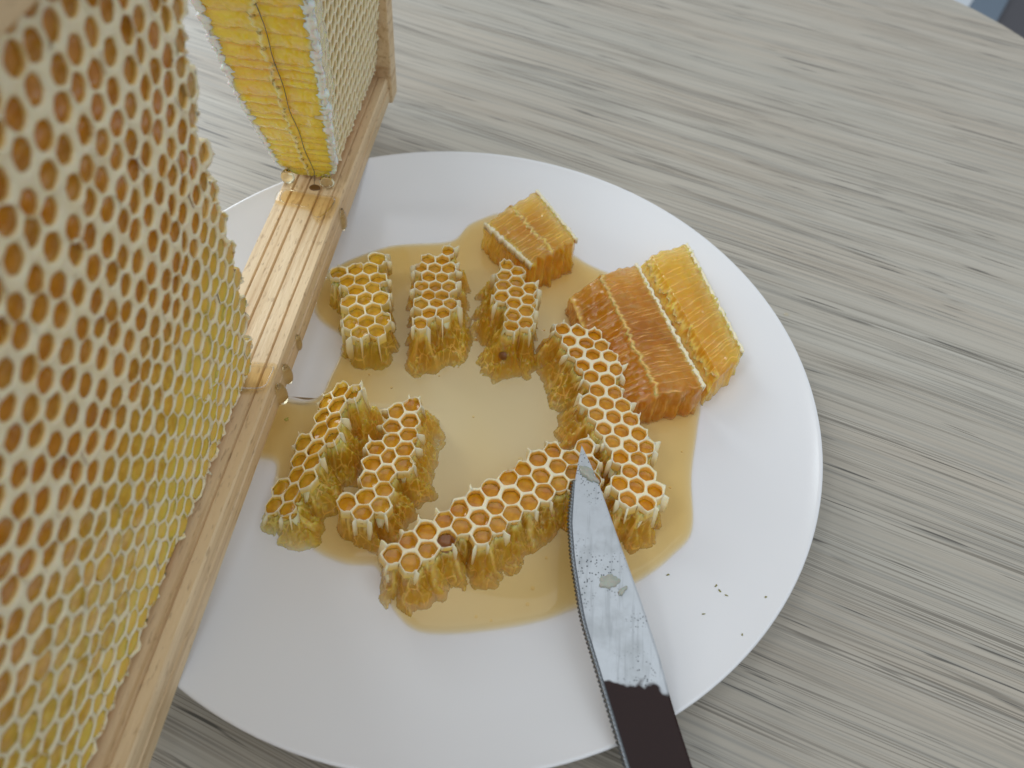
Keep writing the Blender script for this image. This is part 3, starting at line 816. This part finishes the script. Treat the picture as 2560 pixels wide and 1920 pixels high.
def mat_cut():
    t = NT('wet_cut_comb'); a = t.add('ShaderNodeAttribute', attribute_name='wax'); oi = t.add('ShaderNodeObjectInfo')
    v = t.noise(60, 4, t.coords(), 0.6)
    dk = t.mix(1.0, oi.outputs['Color'], (0.95, 0.84, 0.6), 'MULTIPLY')
    c = t.mix(t.ramp(v.outputs[0], [(0.35, (0, 0, 0)), (0.6, (1, 1, 1))]).outputs[0], dk, oi.outputs['Color'])
    c = t.mix(a.outputs['Fac'], c, (0.96, 0.88, 0.62)); t.link(c, t.b.inputs['Base Color'])
    t.set(Roughness=0.12, Subsurface_Weight=0.9, Subsurface_Scale=0.006, Coat_Weight=1.0, Coat_Roughness=0.03, IOR=1.47)
    t.b.inputs['Subsurface Radius'].default_value = (1.0, 0.7, 0.15)
    t.bump(t.noise(150, 2, t.coords()).outputs[0], 0.22, 0.0012)
    return t.m
M_CUT = mat_cut()
M_MID = mat_plain('midrib_wax', (0.62, 0.42, 0.10), 0.25, Subsurface_Weight=0.7, Subsurface_Scale=0.002, Coat_Weight=0.5)

def slab(label, quad, zf, mid, col, seed, **k):
    cx = sum(p[0] for p in quad) / 4; cy = sum(p[1] for p in quad) / 4
    root = empty('honeycomb_piece', (cx, cy, 5.3)); tag(root, label, 'honeycomb', 'honeycomb pieces on the plate')
    section(root, quad, zf, 5.4, mid, col, seed, **k)
    return root
slab('small yellow honeycomb cube on its side behind the row of three blocks',
     [(-1.5,67.5),(15.5,88.5),(32.0,63.5),(17.0,48.5)], lambda s, t: 19 - 2.0 * (t < .4) * (.4 - t) + .6 * s, .47, mixc(YELLOW, AMBER, .30), 21, down=1.2, ridge=2.3, streak=.6)
slab('dark amber honeycomb slab on its side, white wax edge pressed on the yellow slab',
     [(31.5,41.0),(53.2,54.6),(74.2,4.2),(49,-5)], lambda s, t: interp(t, [0, .42, .6, 1], [13.5, 19.6, 20.3, 20]), .43, mixc(AMBER, DARK, .75), 22, down=.8, ridge=2.4, streak=.55, rims=(False, True))
slab('yellow honeycomb slab on its side, nearest the plate rim beside the dark amber slab',
     [(55.9,59.6),(71.6,68.3),(87.8,20.2),(77.6,8.0)], lambda s, t: interp(t, [0, .2, .6, 1], [13.5, 18.6, 20, 20]), .10, mixc(YELLOW, AMBER, .08), 23, down=1.0, ridge=2.6, streak=.6, rims=(False, True))

# ------------------------------------------------------------------ hive frame
frame = empty('hive_frame', (-61, 0, 17))
tag(frame, 'wooden hive frame standing on the plate rim with cut honeycomb inside', 'hive frame')
def prof_bar(name, profile, y0, y1, mat, ends=True, steps=40, wob=.12, seed=0):
    m = MB(); prev = None; first = None
    for i in range(steps + 1):
        y = y0 + (y1 - y0) * i / steps
        cur = [m.vert((x + wob * n3(y * .05, k * .7 + seed), y, z + wob * n3(y * .04, k * .9 + seed + 7))) for k, (x, z) in enumerate(profile)]
        if prev: m.ring_faces(prev, cur)
        else: first = cur
        prev = cur
    m.face(*first); m.face(*reversed(prev))
    o = m.build(name, mat, frame, smooth=False); adopt_local(o, frame); return o
top = [(-72.6, 26.4), (-72.2, 27.0), (-68.9, 27.0), (-68.5, 26.2), (-68.1, 27.0), (-64.4, 27.0), (-64.0, 26.1), (-63.6, 26.9), (-59.6, 26.9), (-59.2, 26.0), (-58.8, 26.8), (-55.0, 26.8), (-54.6, 25.9), (-54.2, 26.8), (-51.4, 26.8), (-50.9, 26.1)]
side = [(-50.6, 23.0), (-51.3, 22.7), (-50.4, 22.2), (-50.3, 17.6), (-51.0, 17.1), (-72.0, 17.1), (-72.6, 18.0)]
prof_bar('bottom_bar', top + side, -200, 137, M_PINE)
prof_bar('top_bar', [(-73.5, 144.5), (-49.6, 144.5), (-49.0, 145.2), (-49.0, 163), (-73.5, 163)], -200, 137, M_PINE, seed=5)
m = MB(); m.box(-78, -49.2, 137.2, 146.5, 15.5, 163)
o = m.build('side_bar', M_PINE, frame, smooth=False, bevel=.7); adopt_local(o, frame)
m = MB(); m.box(-66, -48.6, 134.6, 137.0, 33, 70)
o = m.build('side_bar_shoulder', M_PINE, frame, smooth=False, bevel=.4); adopt_local(o, frame)

def face_x(z):                                              # right face of the comb bulges out above the bar
    return interp(z, [26, 60, 110, 144], [-57.2, -54.8, -52.5, -51.4])
CUT = ([26, 45, 57, 82, 110, 123, 144], [-13, -12.5, -11, -10.5, -9, -5, 1])
P5 = 5.0
PN = 5.35
NSTEP = 0
# near section: lattice on the face that looks at the plate, u runs along y, v along z
def near_map(u, v, w_):
    x0 = face_x(v); e = .6
    sl = (face_x(v + e) - face_x(v - e)) / (2 * e); L = math.hypot(1, sl)
    return (x0 + w_ / L, u, v - w_ * sl / L)
near_cells = {}
rng = random.Random(3)
for q in range(-60, 60):
    for r in range(-5, 40):
        c = hex_center(q, r, PN); y, z = c.x, c.y
        if not (29.0 < z < 148): continue
        if y > interp(z, *CUT) - 1.6: continue
        if y < -126: continue
        near_cells[(q, r)] = (y, z)
def near_par(y, z):
    up = sstep(60, 88, z + .06 * (-y - 60) + 6 * n3(y * .06, z * .06, 2))
    return up
cells = {}
for k, (y, z) in near_cells.items():
    up = near_par(y, z)
    ed = interp(z, *CUT) - y
    cells[k] = dict(h=.35 * n3(y * .12, z * .12, 8), t=.22 + .20 * up + .18 * rng.random() - .05 * (ed < 12), round=.40 + .5 * up, d=(.28 + .3 * up) + (.25 + .25 * up) * rng.random(), up=up, y=y, z=z, ed=ed, stain=.5 + .5 * up)
nf = HexField(cells, PN, near_map, 5.0, amp=1.7)
near = nf.lattice('comb_section', frame, (0.84, 0.53, 0.085), walls=4.2, rng=rng, stubfac=.8)
adopt_local(near, frame)
near['label'] = 'near honeycomb section with open honey cells, thick cream rims toward the top'
inv = Matrix.Translation(frame.location).inverted()
def visible(q, r, ce):
    y, z = ce['y'], ce['z']
    return y > interp(z, [50, 65, 99, 135, 150], [-124, -121, -91, -59, -46]) - 5 and y > -125
def near_col(q, r, ce):
    up = ce['up']; c = mixc((0.95, 0.61, 0.10), (0.66, 0.26, 0.018), up)  # lower cells yellow: shallow fill plus light passing through, painted in
    if ce['ed'] < 9: c = mixc(c, (0.66, 0.52, 0.22), .55 * (1 - ce['ed'] / 9) + .2)
    return mixc(c, (0.62, 0.44, 0.09), rng.random() * .22)
vis = [k for k, ce in cells.items() if visible(*k, ce)]
# the cells that show largest stand nearest the lens
CAM = Vector((15.6, -132.7, 193.2))
vis.sort(key=lambda k: (Vector((-53, cells[k]['y'], cells[k]['z'])) - CAM).length)
big, small = set(vis[:300]), vis[300:]
nf.honey(near, near_col, skip=lambda q, r, ce: (q, r) not in big, rng=rng)
if small:
    objs = nf.honey(near, near_col, skip=lambda q, r, ce: (q, r) in big or (q, r) not in vis, rng=rng)
    # past the limit: joined into one part, one colour zone
    mbs = {}
    me = bpy.data.meshes.new('honey_cells'); vs, fs, cols = [], [], []
    for o in objs:
        b0 = len(vs); ml = nf.mats[o.name]
        for v in o.data.vertices: vs.append(tuple(ml @ v.co)); cols.append(tuple(o.color))
        for p in o.data.polygons: fs.append(tuple(b0 + i for i in p.vertices))
    for o in objs: bpy.data.objects.remove(o)
    me.from_pydata(vs, [], fs); me.polygons.foreach_set('use_smooth', [True] * len(fs))
    ca = me.color_attributes.new('tint', 'FLOAT_COLOR', 'POINT'); ca.data.foreach_set('color', [c for q in cols for c in q])
    t = NT('honey_in_cells'); at = t.add('ShaderNodeAttribute', attribute_name='tint'); t.link(at.outputs['Color'], t.b.inputs['Base Color'])
    t.set(Roughness=0.09, Subsurface_Weight=0.6, Subsurface_Scale=0.003); t.b.inputs['Subsurface Radius'].default_value = (1, .45, .1)
    me.materials.append(t.m)
    o = bpy.data.objects.new('honey_cells', me); COL.objects.link(o); o.parent = near; o['kind'] = 'stuff'
# the honey-filled core behind the rims
def core(name, y_of, y_end, x_in, x_out, parent, col, zs=(27.2, 143.5), z_step=2.0):
    m = MB(); prev = None; n = int((zs[1] - zs[0]) / z_step)
    for i in range(n + 1):
        z = zs[0] + (zs[1] - zs[0]) * i / n; ya, yb = y_of(z), y_end(z); cur = []
        K = 16
        for j in range(K + 1): cur.append(m.vert((x_out(z), ya + (yb - ya) * j / K, z), .1))
        for j in range(K, -1, -1): cur.append(m.vert((x_in(z), ya + (yb - ya) * j / K, z), .4))
        if prev: m.ring_faces(prev, cur)
        else: m.face(*cur)
        prev = cur
    m.face(*prev)
    return m.build(name, M_BODY, parent, color=col)
mid_in = lambda z: interp(z, [26, 34, 60, 98, 144], [-70, -73, -75, -78, -78])
adopt_ = core('comb_core', lambda z: -200, lambda z: interp(z, *CUT) - 3.4, mid_in, lambda z: face_x(z) - 3.9, near, (0.52, 0.30, 0.05))

# far section: cut face leaning over the bar, cells on its right side
CUTF = ([27, 34, 62, 98, 144], [69.5, 66.5, 57, 48.5, 40])
def far_x(z): return interp(z, [27, 34, 60, 98, 144], [-56, -54, -51, -48.6, -47.5])
def far_map(u, v, w_):
    sl = (far_x(v + .6) - far_x(v - .6)) / 1.2; L = math.hypot(1, sl)
    return (far_x(v) + w_ / L, u, v - w_ * sl / L)
cells = {}
for q in range(-20, 60):
    for r in range(-5, 40):
        c = hex_center(q, r, P5); y, z = c.x, c.y
        if not (34 < z < 104) or y < interp(z, *CUTF) + 2.4 or y > 134: continue
        cells[(q, r)] = dict(h=.3 * n3(y * .1, z * .1, 4), t=.40, round=.35, d=.9 + .5 * rng.random(), y=y, z=z)
ff = HexField(cells, P5, far_map, 7.0, amp=.7)
far = ff.lattice('comb_section', frame, (0.66, 0.54, 0.26), walls=3.4, rng=rng, stubs=False)
adopt_local(far, frame)
far['label'] = 'far honeycomb section cut open to show yellow honey, pale cells on its side'
ff.honey(far, lambda q, r, ce: mixc((0.72, 0.62, 0.34), (0.66, 0.50, 0.18), rng.random() * .5), rng=rng, kinds=(0, 0, 1))
core('comb_core', lambda z: interp(z, *CUTF) + 5.0, lambda z: 135.5, mid_in, lambda z: far_x(z) - 3.1, far, (0.60, 0.42, 0.08), zs=(29, 143.5))
def far_cut(s, t, h):
    z = 141 - (141 - 28.5) * s
    rag = 1 - .55 * max(0, (33.5 - z) / 5) ** 2; t = .5 + (t - .5) * rag
    y = interp(z, *CUTF); xl, xr = interp(z, [27, 34, 62, 98, 144], [-72, -74, -76.5, -78.5, -79]), far_x(z)
    # outward normal of the leaning face
    dy = (interp(z + 1, *CUTF) - interp(z - 1, *CUTF)) / 2; L = math.hypot(1, dy)
    return (xl + (xr - xl) * t, y - h / L, z + h * dy / L)
section(far, [(0, 0), (31, 0), (31, 112), (0, 112)], None, 0, .5, (1.0, 0.70, 0.06), 31, mat=M_CUT, rimw=2.4, rimmat=mat_plain('backlit_wax', (0.94, 0.92, 0.84), 0.15, Subsurface_Weight=0.6, Subsurface_Scale=0.003, Coat_Weight=0.8), ridge=4.2, MAPW=far_cut, amp=1.0, streak=.5, bulge=.8, names=('cut_face', 'midrib', 'wax_rim'))  # backlight on the rims painted in as whiter wax
for o in list(far.children):
    if o.name.split('.')[0] in ('cut_face', 'midrib', 'wax_rim'): o.matrix_parent_inverse = Matrix.Identity(4)
# embedded wire and its hole
def tube(name, pts, rad, mat, parent, seg=8):
    m = MB(); prev = None
    for i, p in enumerate(pts):
        a = Vector(pts[max(0, i-1)]); b = Vector(pts[min(len(pts)-1, i+1)]); d = (b - a).normalized()
        u = d.cross(Vector((0, 0, 1)) if abs(d.z) < .9 else Vector((1, 0, 0))).normalized(); v = d.cross(u)
        rr = rad if not callable(rad) else rad(i / (len(pts) - 1))
        cur = [m.vert(Vector(p) + u * rr * math.cos(2*math.pi*k/seg) + v * rr * math.sin(2*math.pi*k/seg)) for k in range(seg)]
        if prev: m.ring_faces(prev, cur)
        else: m.face(*reversed(cur))
        prev = cur
    m.face(*prev); return m.build(name, mat, parent)
wp = [(-61.9, 65.0, 25.5), (-61.7, 66.4, 29)]
for i in range(1, 24):
    z = 29 + i * 3; wp.append((-61.5 + .25 * math.sin(i), interp(z, *CUTF) - .7, z))
adopt_local(tube('wire', wp, .13, M_WIRE, frame), frame)
m = MB(); c = (-61.3, 64.4); ra = [(2.0, 26.8), (1.9, 27.12), (1.45, 27.22), (1.15, 27.12), (.9, 27.06)]; prev = None
for rr, z in ra:
    cur = [m.vert((c[0] + rr*1.0*math.cos(k*math.pi/8), c[1] + rr*.8*math.sin(k*math.pi/8), z)) for k in range(16)]
    if prev: m.ring_faces(prev, cur)
    prev = cur
m.face(*prev)  # flat brown disc closes the ring
adopt_local(m.build('wire_hole', M_HOLE, frame, fix=False), frame)

# honey that ran down onto the bar
bar_floor = lambda x, y: 26.95
pd = puddle('honey_smear', [(-72.3, 60.5), (-66, 61), (-58, 60.5), (-51.2, 60), (-50.8, 53), (-54, 46.5), (-57.5, 48.5), (-60, 52.0), (-66, 53), (-72.3, 54.0)], bar_floor, 1.1, M_HONEY, edge=.2)
tag(pd, 'film of clear honey across the wooden bar below the wire hole', 'honey')
pd = puddle('honey_smear', [(-59.5, -14.5), (-55, -13.2), (-51.0, -13.4), (-50.7, -18), (-51.3, -22.6), (-55, -24.2), (-59.5, -23.6)], bar_floor, 1.3, M_HONEY, edge=.25)
tag(pd, 'patch of honey on the wooden bar at the foot of the near comb', 'honey')
def drip(label, c, rx, ry, rz, group='honey drips on the bar side'):
    m = MB(); rings = []; seg = 14
    for k in range(1, 10):
        a = math.pi * k / 10; f = 1 + .25 * math.cos(a)
        rings.append([m.vert((c[0] + rx*math.sin(a)*math.cos(2*math.pi*i/seg)*(2-f), c[1] + ry*math.sin(a)*math.sin(2*math.pi*i/seg)*(2-f), c[2] + rz*math.cos(a))) for i in range(seg)])
    t, b = m.vert((c[0], c[1], c[2] + rz)), m.vert((c[0], c[1], c[2] - rz))
    for A, B in zip(rings, rings[1:]): m.ring_faces(A, B)
    for i in range(seg):
        m.face(t, rings[0][i], rings[0][(i+1) % seg]); m.face(b, rings[-1][(i+1) % seg], rings[-1][i])
    tag(m.build('honey_drip', M_DROP), label, 'honey drip', group)
drip('honey drip on the bar side below the wire hole smear', (-50.2, 57, 21), 1.2, 2.2, 4.8)
drip('thin honey bead halfway along the bar side', (-50.2, 1, 20.5), .9, 1.6, 3.5)
drip('honey bead on the bar side just above the near comb smear', (-50.0, -11.5, 21), 1.5, 1.9, 4.4)
drip('fat honey drip hanging from the bar side at the near comb smear', (-49.8, -18.5, 20.8), 1.8, 2.3, 4.6)
drip('clear honey drop hanging from the cut comb at its outer corner', (-70.8, 65.6, 29.6), 2.4, 2.0, 2.7, 'honey drops under the cut comb')
drip('clear honey drop hanging from the cut comb beside the wire', (-57.0, 65.6, 29.4), 2.6, 1.7, 2.3, 'honey drops under the cut comb')
tag(dome('honey_drop', (107.0, 45.3, 13.6), 1.0, 1.0, M_HONEY), 'tiny clear drop on the plate rim beside the yellow slab', 'honey drop')

# ------------------------------------------------------------------ knife
knife = empty('serrated_knife', (50, -100, 19))
tag(knife, 'steel knife with a serrated edge lying across the plate, smeared with honey', 'knife')
kl = [(37.1,-24.3,22.4),(35.1,-35.2,22.0),(34.5,-47.0,21.6),(35.9,-57.8,21.2),(39.2,-72.6,20.6),(44.7,-87.5,20.1),(50.5,-103.3,19.5),(62.5,-134,18.4)]
kr = [(37.1,-24.3,22.4),(40.4,-30.8,22.2),(42.8,-36.5,21.9),(48.1,-50.8,21.4),(53.9,-65.8,20.9),(58.7,-79.6,20.4),(61.4,-89.8,20.0),(65.5,-101.6,19.5),(77.5,-133,18.4)]
def along(pts, y):
    for a, b in zip(pts, pts[1:]):
        if b[1] <= y <= a[1]:
            t = (y - a[1]) / (b[1] - a[1]); return Vector(a).lerp(Vector(b), t)
    return Vector(pts[-1])
def smooth_edge(pts, n=60):
    ys = [pts[0][1] + (pts[-1][1] - pts[0][1]) * (i / n) for i in range(n + 1)]
    raw = [along(pts, y) for y in ys]
    for _ in range(4):
        raw = [raw[0]] + [(raw[i-1] + raw[i]*2 + raw[i+1]) / 4 for i in range(1, n)] + [raw[-1]]
    return raw
NK = 90
KL, KR = smooth_edge(kl, NK), smooth_edge(kr, NK)
m = MB(); prev = None
for i in range(NK + 1):
    a, b = KL[i], KR[i]; a2 = a + (b - a).normalized() * min(1.15, (b - a).length * .1 + .02)
    top_, spine = .45, .5
    cur = [m.vert(a2 + Vector((0, 0, top_))), m.vert(a.lerp(b, .5) + Vector((0, 0, .50))), m.vert(a.lerp(b, .965) + Vector((0, 0, .52))), m.vert(b + Vector((0, 0, .35))),
           m.vert(b + Vector((0, 0, -.35))), m.vert(a.lerp(b, .5) + Vector((0, 0, -.5))), m.vert(a2 + Vector((0, 0, -.35)))]
    if prev: m.ring_faces(prev, cur)
    else: m.face(*cur)
    prev = cur
m.face(*prev)
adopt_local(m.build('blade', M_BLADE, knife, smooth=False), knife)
m = MB(); prev = None                                       # scalloped cutting edge
L = 0; pts = []
NT_ = 96 * 6
for i in range(NT_ + 1):
    f = .10 + .9 * i / NT_; x = f * NK; k = min(NK - 1, int(x)); t = x - k
    a, b = KL[k].lerp(KL[k+1], t), KR[k].lerp(KR[k+1], t); w_ = (b - a).normalized()
    ph = i / 6 * 2 * math.pi
    sc = abs(math.sin(ph / 2)); out = .16 + .42 * sc
    in_ = a + w_ * (min(1.15, (b - a).length * .1 + .02) + .05)
    cur = [m.vert(in_ + Vector((0, 0, .47))), m.vert(a + w_ * .55 + Vector((0, 0, .30 + .16 * sc))), m.vert(a - w_ * (out - .3) + Vector((0, 0, .05))), m.vert(in_ + Vector((0, 0, -.36)))]
    if prev: m.ring_faces(prev, cur)
    else: m.face(*cur)
    prev = cur
m.face(*prev)
adopt_local(m.build('serrated_edge', M_STEEL, knife), knife)
m = MB(); prev = None
for i in range(9):
    f = i / 8; c = Vector((70, -133.5, 18.4)).lerp(Vector((96, -203, 18.0)), f); wd = 8.5 + .8 * math.sin(f * 3.1); ht = 4.2 + math.sin(f * 3.1)
    sd = Vector((.936, .35, 0)); cur = [m.vert(c + sd * wd * math.cos(k*math.pi/6) + Vector((0, 0, ht * math.sin(k*math.pi/6)))) for k in range(12)]
    if prev: m.ring_faces(prev, cur)
    else: m.face(*cur)
    prev = cur
m.face(*prev)
adopt_local(m.build('handle', M_HANDLE, knife), knife)

def lump(name, label, c, rx, ry, h, ang, seed, mat, cat='wax', group=None, amp=.45):
    m = MB(); seg = 22; ca, sa = math.cos(ang), math.sin(ang); rr = []
    for k, (f, z) in enumerate(((1, 0), (.96, .35), (.8, .75), (.5, .95), (.22, 1.05))):
        ring = []
        for i in range(seg):
            th = 2*math.pi*i/seg; q = 1 + amp * n3(math.cos(th)*1.4, math.sin(th)*1.4, seed) + amp * .5 * n3(math.cos(th)*3.5, math.sin(th)*3.5, seed + 3)
            x, y = rx * f * q * math.cos(th), ry * f * q * math.sin(th)
            ring.append(m.vert((c[0] + x*ca - y*sa, c[1] + x*sa + y*ca, c[2] + h * z * (1 + .5 * n3(x*.8, y*.8, seed + 8)))))
        rr.append(ring)
    for A, B in zip(rr, rr[1:]): m.ring_faces(A, B)
    m.face(*rr[-1]); m.face(*reversed(rr[0]))
    return tag(m.build(name, mat), label, cat, group)
lump('wax_residue', 'smear of grey green wax near the knife tip', (39.3, -33.2, 22.5), 3.6, 1.5, .9, -.75, 2.0, M_RESID)
lump('wax_residue', 'wet grey green wax blob halfway along the knife blade', (45.8, -62.4, 21.4), 3.0, 1.7, .6, .35, 5.0, M_RESID)
lump('wax_residue', 'small glossy wax bit beside the blob on the knife blade', (49.3, -64.4, 21.5), 1.5, .7, .7, .9, 9.0, M_RESID)

# ------------------------------------------------------------------ crumbs
for i, (x, y, a, l, lab) in enumerate(((64.8,-52.2,.4,.75,'tiny green brown crumb on the plate at the edge of the honey pool'), (76.8,-55.0,.9,.9,'dark crumb at the top of the crumb cluster near the plate rim'), (77.6,-56.6,-1.0,1.0,'thin crumb in the middle of the crumb cluster near the plate rim'), (79.0,-57.9,-.3,.7,'pale crumb at the end of the crumb cluster near the plate rim'), (72.8,-63.5,.2,.6,'yellowish crumb alone on the plate below the crumb cluster'), (80.9,-69.2,1.4,.5,'speck alone close to the plate rim toward the knife'), (88.2,-58.4,.3,.6,'small speck between the crumb cluster and the plate rim'))):
    lump('crumb', lab, (x, y, plate_z(math.hypot(x, y)) + .02), l * .7, .22, .22, a, i * 3.1, M_CRUMB, 'crumb', 'crumbs on the plate', .6)

for i, (x, y, a, l, lab) in enumerate(((-55.0, -17.5, .4, .9, 'yellow green pollen grain in the honey beside the wooden bar'), (-50.2, -19.0, 1.3, .8, 'smaller pollen grain in the honey between the bar and the tilted block'))):
    lump('pollen_grain', lab, (x, y, pfloor(x, y) + 3.05), l, .55, .3, a, i * 5.3, M_POLLEN, 'crumb', 'pollen grains in the honey', .6)
